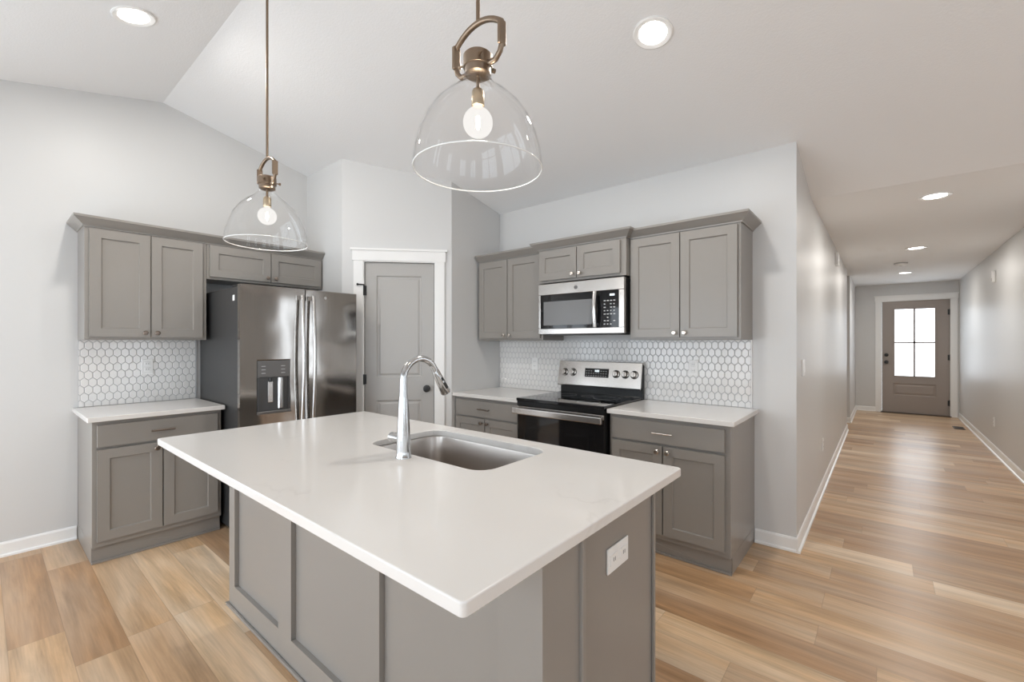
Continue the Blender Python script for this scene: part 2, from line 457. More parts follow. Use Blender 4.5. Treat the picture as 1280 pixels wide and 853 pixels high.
for a, b_, z0, z1 in LIV_ADDED_OPEN:
    window('x', a, b_, z0, z1, LY, 1, 0)
    portal(((a + b_) / 2, LY + WT + .01, (z0 + z1) / 2), (PI / 2, 0, PI), b_ - a, z1 - z0)
for a, b_, z0, z1 in LEFT_ADDED_OPEN:
    window('y', a, b_, z0, z1, WX, -1, 1)
    portal((WX - WT - .01, (a + b_) / 2, (z0 + z1) / 2), (PI / 2, 0, -PI / 2), b_ - a, z1 - z0)
portal((0.454, EY + 0.13, 1.36), (PI / 2, 0, PI), .6, 1.3)

# pantry enclosure
struct(MB().prism([(WX, 2.05), (P1.x, 2.05), (P1.x, 2.17), (WX, 2.17)], 0, ceil_z(2.05), 'z'), 'wall_pantry_left', M['wall'])
DG = (P2 - P1); DLEN = DG.length; DD = DG.normalized(); DN = Vector((DD.y, -DD.x))      # DN faces the room
DANG = math.atan2(DD.y, DD.x)
def dmat():   # local x along the diagonal, local -y into the room
    return Matrix.Translation((P1.x, P1.y, 0)) @ Matrix.Rotation(DANG, 4, 'Z')
D0, D1, DT = 0.190, 0.803, 2.085
def dbox(s0, s1, z0, z1f):
    """wall piece on the diagonal between s0 and s1; top follows the ceiling when z1f is None"""
    mb = MB(); vs = []
    for s, d in ((s0, 0), (s1, 0), (s1, .10), (s0, .10)):
        p = P1 + DD * s - DN * d
        vs.append((p.x, p.y))
    zt = [z1f if z1f is not None else ceil_z(y) for x, y in vs]
    mb.add([(x, y, z0) for x, y in vs] + [(x, y, z) for (x, y), z in zip(vs, zt)],
           [(0, 3, 2, 1), (4, 5, 6, 7), (0, 1, 5, 4), (1, 2, 6, 5), (2, 3, 7, 6), (3, 0, 4, 7)])
    return mb
mb = dbox(0, D0, 0, None); q = dbox(D1, DLEN, 0, None); mb.add(q.v, q.f); q = dbox(D0, D1, DT, None); mb.add(q.v, q.f)
struct(mb, 'wall_pantry', M['wall'])
def cz(x): return ceil_z(x)
mb = MB().add([(P2.x, P2.y, 0), (P2.x, RY, 0), (P2.x - .10, RY, 0), (P2.x - .10, P2.y, 0),
               (P2.x, P2.y, ceil_z(P2.y)), (P2.x, RY, ceil_z(RY)), (P2.x - .10, RY, ceil_z(RY)), (P2.x - .10, P2.y, ceil_z(P2.y))],
              [(0, 3, 2, 1), (4, 5, 6, 7), (0, 1, 5, 4), (1, 2, 6, 5), (2, 3, 7, 6), (3, 0, 4, 7)])
struct(mb, 'wall_pantry_right', M['wall'])

# panelled door leaf: outer slab with inset panels on the -y face (local)
def panel_ring(mb, x0, x1, z0, z1, y, steps):
    """concentric rings going into (or out of) the face; steps: (inset, y)"""
    rings = [[(x0 + i, yy, z0 + i), (x1 - i, yy, z0 + i), (x1 - i, yy, z1 - i), (x0 + i, yy, z1 - i)] for i, yy in [(0, y)] + steps]
    for a, b in zip(rings, rings[1:]):
        mb.add(a + b, [(k, (k + 1) % 4, 4 + (k + 1) % 4, 4 + k) for k in range(4)])
    mb.add(rings[-1], [(0, 1, 2, 3)])
def face_with_holes(mb, x0, x1, z0, z1, y, holes):
    xs = sorted({x0, x1, *[h[0] for h in holes], *[h[1] for h in holes]}); zs = sorted({z0, z1, *[h[2] for h in holes], *[h[3] for h in holes]})
    for a, b in zip(xs, xs[1:]):
        for c, d in zip(zs, zs[1:]):
            m_ = ((a + b) / 2, (c + d) / 2)
            if any(h[0] < m_[0] < h[1] and h[2] < m_[1] < h[3] for h in holes): continue
            mb.add([(a, y, c), (b, y, c), (b, y, d), (a, y, d)], [(0, 1, 2, 3)])
def door_leaf(mb, x0, x1, z0, z1, y0, y1, panels, steps, holes=()):
    face_with_holes(mb, x0, x1, z0, z1, y0, list(panels) + list(holes))
    face_with_holes(mb, x0, x1, z0, z1, y1, list(holes))
    for p in panels: panel_ring(mb, *p, y0, [(i, y0 + d) for i, d in steps])
    mb.add([(x0, y0, z0), (x1, y0, z0), (x1, y1, z0), (x0, y1, z0), (x0, y0, z1), (x1, y0, z1), (x1, y1, z1), (x0, y1, z1)],
           [(0, 1, 2, 3), (4, 5, 6, 7), (1, 2, 6, 5), (3, 0, 4, 7)])
    for h in holes:
        a, b, c, d = h
        mb.add([(a, y0, c), (b, y0, c), (b, y0, d), (a, y0, d), (a, y1, c), (b, y1, c), (b, y1, d), (a, y1, d)],
               [(0, 1, 5, 4), (1, 2, 6, 5), (2, 3, 7, 6), (3, 0, 4, 7)])

# pantry door
pd = bpy.data.objects.new('door_1', None); COL.objects.link(pd); pd['kind'] = 'structure'
pd.location = (P1.x, P1.y, 0); pd.rotation_euler = (0, 0, DANG)
mb = MB(); door_leaf(mb, D0 + .004, D1 - .004, .01, DT - .004, 0.012, 0.047,
                     [(0.293, 0.690, 1.057, 1.965), (0.293, 0.690, 0.21, 0.85)],
                     [(0.008, 0.009), (0.018, 0.010), (0.034, 0.003)])
mb.build('door_leaf', M['doorgrey'], pd)
for z in (1.83, 1.04, .25):
    h = MB().tube([(D0 - .001, -.010, z - .045), (D0 - .001, -.010, z + .045)], .008, 10).box(D0, D0 + .018, .006, .0115, z - .043, z + .043)
    if z == 1.83: h.tube([(D0 - .001, -.010, z + .05), (D0 - .05, -.03, z + .05)], .006, 8).tube([(D0 - .045, -.03, z + .05), (D0 - .06, -.034, z + .05)], .010, 8)
    h.build('hinge', M['black'], pd)
kn = MB().lathe([(.032, 0), (.032, .008), (.012, .012), (.011, .032), (.024, .040), (.029, .052), (.024, .064), (.0, .068)], (0.735, .012, .951), 24, 'y')
kn.build('door_knob', M['black'], pd, smooth=True)
# pantry casing
cs = MB().box(D0 - .09, D0 - .008, -.016, 0, 0, DT + .01).box(D1 + .008, D1 + .09, -.016, 0, 0, DT + .01)
cs.box(D0 - .10, D1 + .10, -.020, 0, DT + .01, DT + .10).box(D0 - .115, D1 + .115, -.032, 0, DT + .10, DT + .118)
cs.box(D0 - .010, D0, -.008, .10, 0, DT).box(D1, D1 + .010, -.008, .10, 0, DT).box(D0 - .010, D1 + .010, -.008, .10, DT, DT + .010)
cs.xf(dmat()); struct(cs, 'trim_1', M['trim'], bevel=.002)

# front door
fd = bpy.data.objects.new('door_2', None); COL.objects.link(fd); fd['kind'] = 'structure'
gx0, gx1, gz0, gz1 = 0.150, 0.760, 0.70, 2.03
mb = MB(); door_leaf(mb, DX0 + .001, DX1 - .001, .015, DZ - .001, EY + .02, EY + .065,
                     [(0.150, 0.760, 0.345, 0.575)], [(.012, .009), (.022, .010), (.05, .002)], [(gx0, gx1, gz0, gz1)])
mb.build('door_leaf', M['frontdoor'], fd)
fr = MB()
w = .022
for a, b_, c, d in ((gx0, gx1, gz0, gz0 + w), (gx0, gx1, gz1 - w, gz1), (gx0, gx0 + w, gz0 + w, gz1 - w), (gx1 - w, gx1, gz0 + w, gz1 - w)):
    fr.box(a, b_, EY + .012, EY + .07, c, d)
fr.build('glass_frame', M['frontdoor'], fd, bevel=.004)
MB().box((gx0 + gx1) / 2 - .014, (gx0 + gx1) / 2 + .014, EY + .024, EY + .058, gz0 + w, gz1 - w).box(gx0 + w, gx1 - w, EY + .024, EY + .058, 1.353, 1.381).build('muntin', M['frontdoor'], fd)
MB().box(gx0 + w, gx1 - w, EY + .038, EY + .044, gz0 + w, gz1 - w).build('glass_pane', M['pane'], fd)
for z in (1.93, 1.09, .25):
    MB().tube([(DX1 - .001, EY + .008, z - .055), (DX1 - .001, EY + .008, z + .055)], .010, 10).box(DX1 - .03, DX1, EY + .012, EY + .0195, z - .05, z + .05).build('hinge', M['black'], fd)
MB().lathe([(.033, 0), (.033, .01), (.014, .014), (.013, .035), (.026, .044), (.030, .056), (.024, .068), (0, .072)], (.047, EY + .02, .985), 24, 'y').build('door_knob', M['black'], fd, smooth=True)
MB().lathe([(.033, 0), (.033, .016), (.028, .02), (0, .021)], (.047, EY + .02, 1.125), 24, 'y').box(.041, .053, EY - .018, EY + .002, 1.108, 1.142).build('deadbolt', M['black'], fd, smooth=True)
struct(MB().box(DX0 - .02, DX1 + .02, EY - .03, EY + .12, 0, .014), 'trim_4', M['threshold'], bevel=.003)
cs = MB().box(DX0 - .10, DX0 - .008, EY - .016, EY, 0, DZ + .01).box(DX1 + .008, DX1 + .10, EY - .016, EY, 0, DZ + .01)
cs.box(DX0 - .11, DX1 + .11, EY - .020, EY, DZ + .01, DZ + .10).box(DX0 - .125, min(DX1 + .125, HX2 - .002), EY - .032, EY, DZ + .10, DZ + .118)
cs.box(DX0 - .008, DX0, EY - .008, EY + .12, 0, DZ).box(DX1, DX1 + .008, EY - .008, EY + .12, 0, DZ).box(DX0 - .008, DX1 + .008, EY - .008, EY + .12, DZ, DZ + .01)
struct(cs, 'trim_2', M['trim'], bevel=.002)

# baseboards: profile extruded along straight runs
BH, BT = 0.092, 0.012
def base_run(name, p, q, side):
    """p->q wall line; side = unit vector into the room"""
    p = Vector(p); q = Vector(q); n = Vector(side)
    prof = [(0, 0), (BT + .012, 0), (BT + .011, .012), (BT, .018), (BT, BH - .012), (BT - .005, BH), (0, BH)]
    vs = []
    for b in (p, q):
        for o, z in prof: vs.append((b.x + n.x * o, b.y + n.y * o, z))
    k = len(prof)
    mb = MB().add(vs, [tuple(range(k))[::-1], tuple(range(k, 2 * k))] + [(i, (i + 1) % k, k + (i + 1) % k, k + i) for i in range(k)])
    return struct(mb, name, M['trim'])
base_run('baseboard_left', (WX, FY), (WX, 0.436), (1, 0))
base_run('baseboard_back', (-0.676, RY), (HX + .0005, RY), (0, -1))
base_run('baseboard_hall_left', (HX, RY - BT - .012), (HX, 8.66 + BT + .012), (1, 0))
base_run('baseboard_hall_left', (HX, 9.48 - BT - .012), (HX, EY), (1, 0))
base_run('baseboard_passage', (HX - 2, 8.66), (HX, 8.66), (0, 1))
base_run('baseboard_passage', (HX - 2, 9.48), (HX, 9.48), (0, -1))
base_run('baseboard_hall_right', (HX2, LY), (HX2, EY), (-1, 0))
base_run('baseboard_entry', (HX + BT, EY), (DX0 - .10, EY), (0, -1))
base_run('baseboard_living', (HX2, LY), (RX, LY), (0, -1))
base_run('baseboard_right', (RX, FY), (RX, LY), (-1, 0))
pa = P1 + DD * 0.0; pb = P1 + DD * (D0 - .09)
base_run('baseboard_pantry', (pa.x, pa.y), (pb.x, pb.y), (DN.x, DN.y))
pa = P1 + DD * (D1 + .09)
base_run('baseboard_pantry', (pa.x, pa.y), (P2.x, P2.y), (DN.x, DN.y))

# ================================================================ CABINETS
def shaker(x0, x1, z0, z1, yf, yb, rail=.058, rec=.009):
    mb = MB()
    door_leaf(mb, x0, x1, z0, z1, yf, yb, [(x0 + rail, x1 - rail, z0 + rail, z1 - rail)], [(.004, rec - .001), (.0045, rec)])
    return mb
def knob_mb(x, z, y):
    return MB().lathe([(.0065, 0), (.0055, .012), (.0075, .016), (.0145, .021), (.0155, .026), (.012, .030), (0, .0315)], (x, y, z), 20, 'y')
def pull_mb(x, z, y, half=.064):
    mb = MB()
    mb.tube([(x - half, y - .028, z), (x + half, y - .028, z)], .0058, 12)
    for s in (-1, 1): mb.tube([(x + s * (half - .014), y, z), (x + s * (half - .014), y - .028, z)], .0045, 10)
    return mb
DOORT = 0.020
def crown_mb(x0, x1, depth, zb, left, right, ldepth=None, rdepth=None):
    """crown around the top of a cabinet: front face at y=0, wall at y=depth"""
    prof = [(0.0, 0.0), (.008, 0.0), (.010, .007), (.048, .042), (.055, .048), (.056, .062), (0.0, .062)]
    rows = []
    for o, z in prof:
        r = []
        if left: r += [(x0 - o, ldepth if ldepth is not None else depth, zb + z), (x0 - o, -o, zb + z)]
        else: r += [(x0, -o, zb + z)]
        if right: r += [(x1 + o, -o, zb + z), (x1 + o, rdepth if rdepth is not None else depth, zb + z)]
        else: r += [(x1, -o, zb + z)]
        rows.append(r)
    mb = MB(); n = len(rows[0]); k = len(rows)
    vs = [p for r in rows for p in r]; fs = []
    for i in range(k):
        j = (i + 1) % k
        for a in range(n - 1): fs.append((i * n + a, i * n + a + 1, j * n + a + 1, j * n + a))
    fs.append(tuple(i * n for i in range(k))); fs.append(tuple(i * n + n - 1 for i in range(k))[::-1])
    return mb.add(vs, fs)
def wall_cabinet(label, loc, rz, w, depth, z0, z1, doors, dz0, dz1, knob_low=True, crown=None, group=None, knob_mat='nickel'):
    t = thing('wall_cabinet', label, 'cabinet', (loc[0], loc[1], z0), rz, group)
    H = z1 - z0
    mb = MB().box(0, w, .018, depth, 0, H).box(0, w, 0, .018, 0, H)
    mb.build('carcass', M['cab'], t, bevel=.0015)
    for i, (a, b) in enumerate(doors):
        d = shaker(a, b, dz0 - z0, dz1 - z0, -DOORT, -.001).build('door', M['cab'], t)
        kx = b - .030 if i == 0 else a + .030
        knob_mb(kx, dz0 - z0 + .030, -DOORT).build('knob', M[knob_mat], d, smooth=True)
    if crown:
        crown_mb(0, w, depth, H - .012, **crown).build('crown_moulding', M['cab'], t)
    return t
def base_cabinet(label, loc, rz, w, depth, doors, knob_mat='nickel', side=None):
    t = thing('base_cabinet', label, 'cabinet', (loc[0], loc[1], 0), rz)
    H = 0.884
    mb = MB().box(0, w, 0, depth, .105, H)
    mb.box(0, .018, .03, depth, 0, .105).box(w - .018, w, .03, depth, 0, .105)
    mb.build('carcass', M['cab'], t, bevel=.0015)
    tk = MB().box(0, w, .028, .040, 0, .104)
    tk.box(0, w, .016, .028, 0, .014)
    tk.build('toe_kick', M['cab'], t, bevel=.002)
    a, b = doors[0][0], doors[-1][1]
    d = MB().box(a, b, -DOORT, -.001, .722, .858).build('drawer_front', M['cab'], t, bevel=.002)
    pull_mb((a + b) / 2, .79, -DOORT).build('pull', M[knob_mat], d, smooth=True)
    for i, (a, b) in enumerate(doors):
        d = shaker(a, b, .142, .706, -DOORT, -.001).build('door', M['cab'], t)
        kx = b - .030 if i == 0 else a + .030
        knob_mb(kx, .672, -DOORT).build('knob', M[knob_mat], d, smooth=True)
    return t
G90 = PI / 2
# --- left wall (local x runs along +Y)
L0 = 0.441
base_cabinet('taupe base cabinet with drawer and two doors left of the fridge under short countertop', (-3.71, L0), G90, 0.69, 0.606,
             [(.022, .342), (.350, .665)], 'darknickel')
wall_cabinet('tall two-door taupe wall cabinet on left wall beside the fridge, above the tiled splash', (WX + .305, L0), G90, .684, .302, 1.387, 2.135,
             [(.022, .338), (.346, .655)], 1.405, 2.122, knob_mat='darknickel')
wall_cabinet('short wide two-door wall cabinet mounted over the fridge', (WX + .305, L0 + .686), G90, .921, .302, 1.860, 2.135,
             [(.018, .462), (.468, .902)], 1.880, 2.122, knob_mat='darknickel')
cr = crown_mb(0, 1.607, .302, 0, True, False)
o = cr.build('crown_moulding', M['cab'])
o.location = (WX + .305, L0, 2.136); o.rotation_euler = (0, 0, G90)
tag(o, 'long grey crown moulding running along the tops of both left-wall cabinets', 'moulding')
# --- range wall
UY = 3.095
base_cabinet('partly hidden base cabinet with drawer in the corner left of the oven range', (-3.010, 2.80), 0, .764, .618, [(.022, .380), (.388, .746)], 'darknickel')
base_cabinet('base cabinet right of the oven range beside the white wall end, drawer over two doors', (-1.452, 2.80), 0, .772, .618, [(.022, .372), (.380, .742)])
wall_cabinet('two-door wall cabinet in the corner left of the microwave', (-3.000, UY), 0, .762, .322, 1.387, 2.145,
             [(.020, .372), (.380, .744)], 1.405, 2.122, crown=dict(left=False, right=False))
wall_cabinet('small two-door wall cabinet directly above the microwave', (-2.236, UY - .062), 0, .792, .384, 1.862, 2.150,
             [(.018, .378), (.386, .750)], 1.882, 2.124, crown=dict(left=True, right=True, ldepth=.062, rdepth=.062))
wall_cabinet('largest two-door wall cabinet right of the microwave with exposed grey side', (-1.442, UY), 0, .750, .322, 1.387, 2.145,
             [(.014, .368), (.376, .732)], 1.405, 2.122, crown=dict(left=False, right=True))

# ================================================================ COUNTERTOPS
def slab_mb(x0, x1, y0, y1, z0, z1, r=.006, hole=None):
    out = rrect(x0, x1, y0, y1, r, 5)
    if hole is None: return MB().prism(out, z0, z1)
    inn = rrect(*hole, 5); n = len(out); mb = MB()
    vs = [(*p, z1) for p in out] + [(*p, z1) for p in inn] + [(*p, z0) for p in out] + [(*p, z0) for p in inn]
    fs = []
    for i in range(n):
        j = (i + 1) % n
        fs += [(i, j, n + j, n + i), (2 * n + i, 3 * n + i, 3 * n + j, 2 * n + j), (i, 2 * n + i, 2 * n + j, j), (n + i, n + j, 3 * n + j, 3 * n + i)]
    return mb.add(vs, fs)
ZT = 0.914
tag(slab_mb(WX + .001, -3.655, L0 - .028, 1.142, .884, ZT).build('countertop', M['quartz'], bevel=.003),
    'short white countertop left of the fridge on the taupe base cabinet', 'countertop')
tag(slab_mb(-3.013, -2.243, 2.760, RY - .001, .884, ZT).build('countertop', M['quartz'], bevel=.003),
    'white countertop in the corner between pantry wall and oven range', 'countertop')
tag(slab_mb(-1.456, -0.652, 2.755, RY - .001, .884, ZT).build('countertop', M['quartz'], bevel=.003),
    'white countertop right of the oven range under the largest wall cabinet', 'countertop')
IX0, IX1, IY0, IY1 = -2.638, -0.560, 0.539, 1.630
SINK = (-1.80, -1.075, 1.125, 1.535)
tag(slab_mb(IX0, IX1, IY0, IY1, .884, ZT, .012, (*SINK, .075)).build('island_countertop', M['quartz'], bevel=.004, seg=3),
    'large white quartz island countertop with sink cut-out in the foreground', 'countertop')

# ================================================================ BACKSPLASHES
def clip(poly, a, b, c):     # keep a*x+b*z<=c
    out = []
    for i in range(len(poly)):
        p, q = poly[i], poly[(i + 1) % len(poly)]
        dp = a * p[0] + b * p[1] - c; dq = a * q[0] + b * q[1] - c
        if dp <= 0: out.append(p)
        if dp * dq < 0:
            t = dp / (dp - dq); out.append((p[0] + (q[0] - p[0]) * t, p[1] + (q[1] - p[1]) * t))
    return out
def backsplash(label, loc, rz, w, z0, z1, skip=()):
    t = thing('backsplash', label, 'backsplash', (loc[0], loc[1], z0), rz)
    H = z1 - z0
    MB().box(0, w, -.006, 0, 0, H).build('grout', M['grout'], t)
    mb = MB(); px, pz, g = .0440, .0525, .0020
    hw = px / 2 - g; hb = .0350 - g; hs = .0175 - g * .6     # half width, point height, straight half
    rows = int(H / pz) + 2; cols = int(w / px) + 3
    for r in range(-1, rows):
        for c in range(-1, cols):
            cx = c * px + (px / 2 if r % 2 else 0) + .01; cz_ = r * pz + .012
            def hx(s): return [(cx, cz_ - hb * s), (cx + hw * s, cz_ - hs * s), (cx + hw * s, cz_ + hs * s), (cx, cz_ + hb * s), (cx - hw * s, cz_ + hs * s), (cx - hw * s, cz_ - hs * s)]
            base, top = hx(1.0), hx(.90)
            for pl in (1,):
                def cl(p):
                    for a, b, c_ in ((-1, 0, -.002), (1, 0, w - .002), (0, -1, -.001), (0, 1, H - .001)): p = clip(p, a, b, c_)
                    return p
                cb, ct = cl(base), cl(top)
                if len(cb) < 3: continue
                if len(ct) >= 3:
                    mb.add([(x, -.0095, z) for x, z in ct], [tuple(range(len(ct)))])
                if len(cb) == 6 and len(ct) == 6 and abs(cb[0][0] - base[0][0]) < 1e-9:
                    mb.add([(x, -.0080, z) for x, z in cb] + [(x, -.0095, z) for x, z in ct], [(i, (i + 1) % 6, 6 + (i + 1) % 6, 6 + i) for i in range(6)])
                    mb.add([(x, -.0055, z) for x, z in cb] + [(x, -.0080, z) for x, z in cb], [(i, (i + 1) % 6, 6 + (i + 1) % 6, 6 + i) for i in range(6)])
                else:
                    n = len(cb)
                    mb.add([(x, -.0055, z) for x, z in cb] + [(x, -.0085, z) for x, z in cb], [tuple(range(n, 2 * n))] + [(i, (i + 1) % n, n + (i + 1) % n, n + i) for i in range(n)])
    mb.build('tile_field', M['tile'], t)
    return t
t = backsplash('white hexagon tile backsplash on left wall beside the fridge', (WX + .0005, L0 + .002), G90, .688, ZT + .001, 1.386)
MB().box(.688, .697, -.012, 0, 0, 1.386 - ZT - .001).build('edge_trim', M['grout'], t)
t = backsplash('wide white hexagon tile backsplash behind the oven range', (-3.013, RY - .0005), 0, 2.314, ZT + .001, 1.386)
MB().box(2.314, 2.320, -.012, 0, 0, 1.386 - ZT - .001).build('edge_trim', M['plastic'], t)

# ================================================================ ISLAND
t = thing('kitchen_island', 'taupe kitchen island body with recessed panels on its seating side', 'island', (0, 0, 0))
FYI = 0.835; IB0, IB1 = -2.612, -0.607
MB().box(IB0, IB1, FYI + .020, 1.000, 0, .884).build('back_wall', M['cab'], t, bevel=.001)
fr = MB()
holes = []
for k in range(3):
    x0 = -2.540 + .640 * k; holes.append((x0, x0 + .515, .120, .862))
mb = MB(); face_with_holes(mb, IB0 - .002, IB1 + .002, 0, .884, FYI, holes)
for a, b_, c, d in holes:
    mb.add([(a, FYI, c), (b_, FYI, c), (b_, FYI, d), (a, FYI, d), (a, FYI + .0195, c), (b_, FYI + .0195, c), (b_, FYI + .0195, d), (a, FYI + .0195, d)],
           [(0, 1, 5, 4), (1, 2, 6, 5), (2, 3, 7, 6), (3, 0, 4, 7)])
x0, x1 = IB0 - .002, IB1 + .002
mb.add([(x0, FYI, 0), (x1, FYI, 0), (x1, FYI + .0195, 0), (x0, FYI + .0195, 0), (x0, FYI, .884), (x1, FYI, .884), (x1, FYI + .0195, .884), (x0, FYI + .0195, .884)],
       [(0, 1, 2, 3), (4, 5, 6, 7), (1, 2, 6, 5), (3, 0, 4, 7)])
mb.build('panel_frame', M['cab'], t)
sh = MB().box(IB0 - .014, IB1 + .014, FYI - .012, FYI - .0005, 0, .016).box(IB0 - .014, IB0 - .0025, FYI - .012, 1.58, 0, .016).box(IB1 + .0025, IB1 + .014, FYI - .012, 1.0, 0, .016)
sh.build('shoe_moulding', M['cab'], t, bevel=.004)
# cabinet half behind the back wall: end panels, fronts facing the range
cb = MB().box(IB0, -1.86, 1.0005, 1.585, .10, .884).box(-1.02, -.65, 1.0005, 1.585, .10, .884).box(-1.86, -1.02, 1.0005, 1.585, .10, .62)
cb.box(-1.86, -1.02, 1.565, 1.585, .62, .884).box(IB0, -.65, 1.0005, 1.53, 0, .10)
cb.build('cabinet_body', M['cab'], t, bevel=.001)
MB().box(-.649, -.597, 1.0005, 1.018, 0, .884).build('scribe_moulding', M['cab'], t, bevel=.003)
MB().box(-.649, -.640, 1.572, 1.587, 0.10, .884).build('face_stile', M['cab'], t, bevel=.001)
for a, b_ in ((-2.59, -2.24), (-2.23, -1.88)):
    m_ = shaker(-b_, -a, .142, .706, 0, .019).xf(Matrix.Translation((0, 1.606, 0)) @ Matrix.Rotation(PI, 4, 'Z'))
    d = m_.build('door', M['cab'], t)
for a, b_ in ((-1.85, -1.445), (-1.435, -1.03), (-1.01, -.66)):
    m_ = shaker(-b_, -a, .142, .858 if a < -1.02 else .706, 0, .019).xf(Matrix.Translation((0, 1.606, 0)) @ Matrix.Rotation(PI, 4, 'Z'))
    m_.build('door', M['cab'], t)

# ================================================================ SINK
t = thing('kitchen_sink', 'stainless undermount sink set into the island countertop', 'sink', (0, 0, 0))
sx0, sx1, sy0, sy1 = SINK
def ring(ins, z, r): return [(*p, z) for p in rrect(sx0 + ins, sx1 - ins, sy0 + ins, sy1 - ins, r, 6)]
loops = [ring(-.025, .8818, .09), ring(-.004, .8818, .079), ring(-.002, .876, .077), ring(.004, .74, .072), ring(.010, .70, .068), ring(.030, .678, .055), ring(.075, .672, .03), ring(.17, .668, .02)]
mb = MB(); n = len(loops[0])
vs = [p for l in loops for p in l]; fs = []
for i in range(len(loops) - 1):
    for k in range(n):
        fs.append((i * n + k, i * n + (k + 1) % n, (i + 1) * n + (k + 1) % n, (i + 1) * n + k))
fs.append(tuple((len(loops) - 1) * n + k for k in range(n)))
mb.add(vs, fs)
bs = mb.build('basin', M['steel_s'], t, smooth=True)
sd = bs.modifiers.new('thickness', 'SOLIDIFY'); sd.thickness = .0015; sd.offset = 1
MB().lathe([(.045, 0), (.045, .003), (.036, .003), (.030, -.004), (0, -.004)], ((sx0 + sx1) / 2, (sy0 + sy1) / 2, .669), 28).build('drain', M['chrome'], t, smooth=True)

# ================================================================ FAUCET
fx, fy = -1.452, 1.072
t = thing('kitchen_faucet', 'tall chrome pull-down faucet standing behind the island sink', 'faucet', (fx, fy, ZT))
MB().lathe([(.031, 0), (.031, .004), (.0285, .008), (.0275, .03), (.0265, .08), (.0225, .16), (.0190, .225), (.0175, .24)], (0, 0, 0), 32).build('body', M['chrome'], t, smooth=True)
R_ = .083
pts = [(0, 0, .238), (0, 0, .275), (0, 0, .305)]
for k in range(1, 15):
    a = math.radians(k * 11.0)
    pts.append((0, R_ - R_ * math.cos(a), .305 + R_ * math.sin(a) * 1.0))
rs = [.0165, .0150, .0140] + [.0135] * 14
MB().tube(pts, rs, 20).build('spout', M['chrome'], t, smooth=True)
e = Vector(pts[-1]); dr = (Vector(pts[-1]) - Vector(pts[-2])).normalized()
hd = MB().tube([e - dr * .002, e + dr * .01, e + dr * .012, e + dr * .06, e + dr * .118, e + dr * .122], [.0140, .0145, .0160, .0185, .0225, .0205], 24)
hd = hd.build('spray_head', M['chrome'], t, smooth=True)
sidev = Vector((.6, -.8, 0)).normalized()
up_ = dr
for a0, a1, w in ((.045, .058, .006), (.070, .098, .008)):
    c0 = e + dr * a0; c1 = e + dr * a1
    nrm = (Vector((.80, .12, 0)) - dr * dr.dot(Vector((.80, .12, 0)))).normalized()
    MB().tube([c0 + nrm * .0150, c1 + nrm * .0175], [w, w], 10).build('button', M['black'], hd)
MB().tube([e + dr * .1225, e + dr * .1235], .017, 20).build('nozzle', M['plasticdark'], hd)
hb = MB().tube([(-.018, 0, .072), (-.062, 0, .072)], [.0150, .0165], 20).tube([(-.062, 0, .072), (-.065, 0, .072), (-.078, 0, .072), (-.080, 0, .072)], [.0165, .0190, .0190, .0170], 20)
hb.tube([(-.072, .010, .076), (-.076, .045, .088), (-.078, .075, .094)], [.0065, .0055, .0045], 12)
hb.build('handle', M['chrome'], t, smooth=True)

# ================================================================ OUTLETS, SWITCHES
def outlet(label, loc, rz, horizontal=False, gang=1, group=None, scale=1.0):
    t = thing('electrical_outlet', label, 'outlet', loc, rz, group)
    w, h = (.070 * scale, .115 * scale)
    if horizontal: w, h = .140, .078
    MB().box(-w / 2, w / 2, -.006, 0, -h / 2, h / 2).build('cover_plate', M['plastic'], t, bevel=.002)
    if horizontal:
        for s in (-1, 1):
            r = MB().box(s * .033 - .024, s * .033 + .024, -.0085, -.006, -.017, .017).build('receptacle', M['plastic'], t, bevel=.001)
            MB().box(s * .033 - .006, s * .033 - .003, -.0090, -.0085, -.006, .006).box(s * .033 + .004, s * .033 + .007, -.0090, -.0085, -.006, .006).build('slot', M['plasticdark'], r)
    else:
        for s in (-1, 1):
            r = MB().box(-.017, .017, -.0085, -.006, s * .021 - .015, s * .021 + .015).build('receptacle', M['plastic'], t, bevel=.001)
            MB().box(-.008, -.006, -.0090, -.0085, s * .021 - .004, s * .021 + .006).box(.006, .008, -.0090, -.0085, s * .021 - .004, s * .021 + .006).build('slot', M['plasticdark'], r)
    return t
outlet('white double outlet on the grey end of the island', (-.6495, 1.298, .695), G90, True)
outlet('white wall outlet in the tile splash left of the fridge', (WX + .011, .822, 1.184), G90)
outlet('white wall outlet in the tile splash right of the oven range', (-1.085, RY - .011, 1.180), 0)
outlet('white wall outlet in the tile splash in the corner left of the range', (-2.557, RY - .011, 1.165), 0)
outlet('white outlet low on the hall left wall', (HX + .0005, 5.03, .42), G90)
outlet('white outlet low on the hall right wall', (HX2 - .0005, 8.08, .38), -G90)
t = thing('light_switch', 'white light switch plate on the hall left wall near the corner', 'light switch', (HX + .0005, 3.72, 1.19), G90)
MB().box(-.058, .058, -.006, 0, -.058, .058).build('cover_plate', M['plastic'], t, bevel=.002)
for s in (-1, 1):
    MB().prism([(-.006, -.032), (-.0105, -.030), (-.0075, .032), (-.006, .033)], s * .024 - .016, s * .024 + .016, 'x').build('rocker', M['plastic'], t)

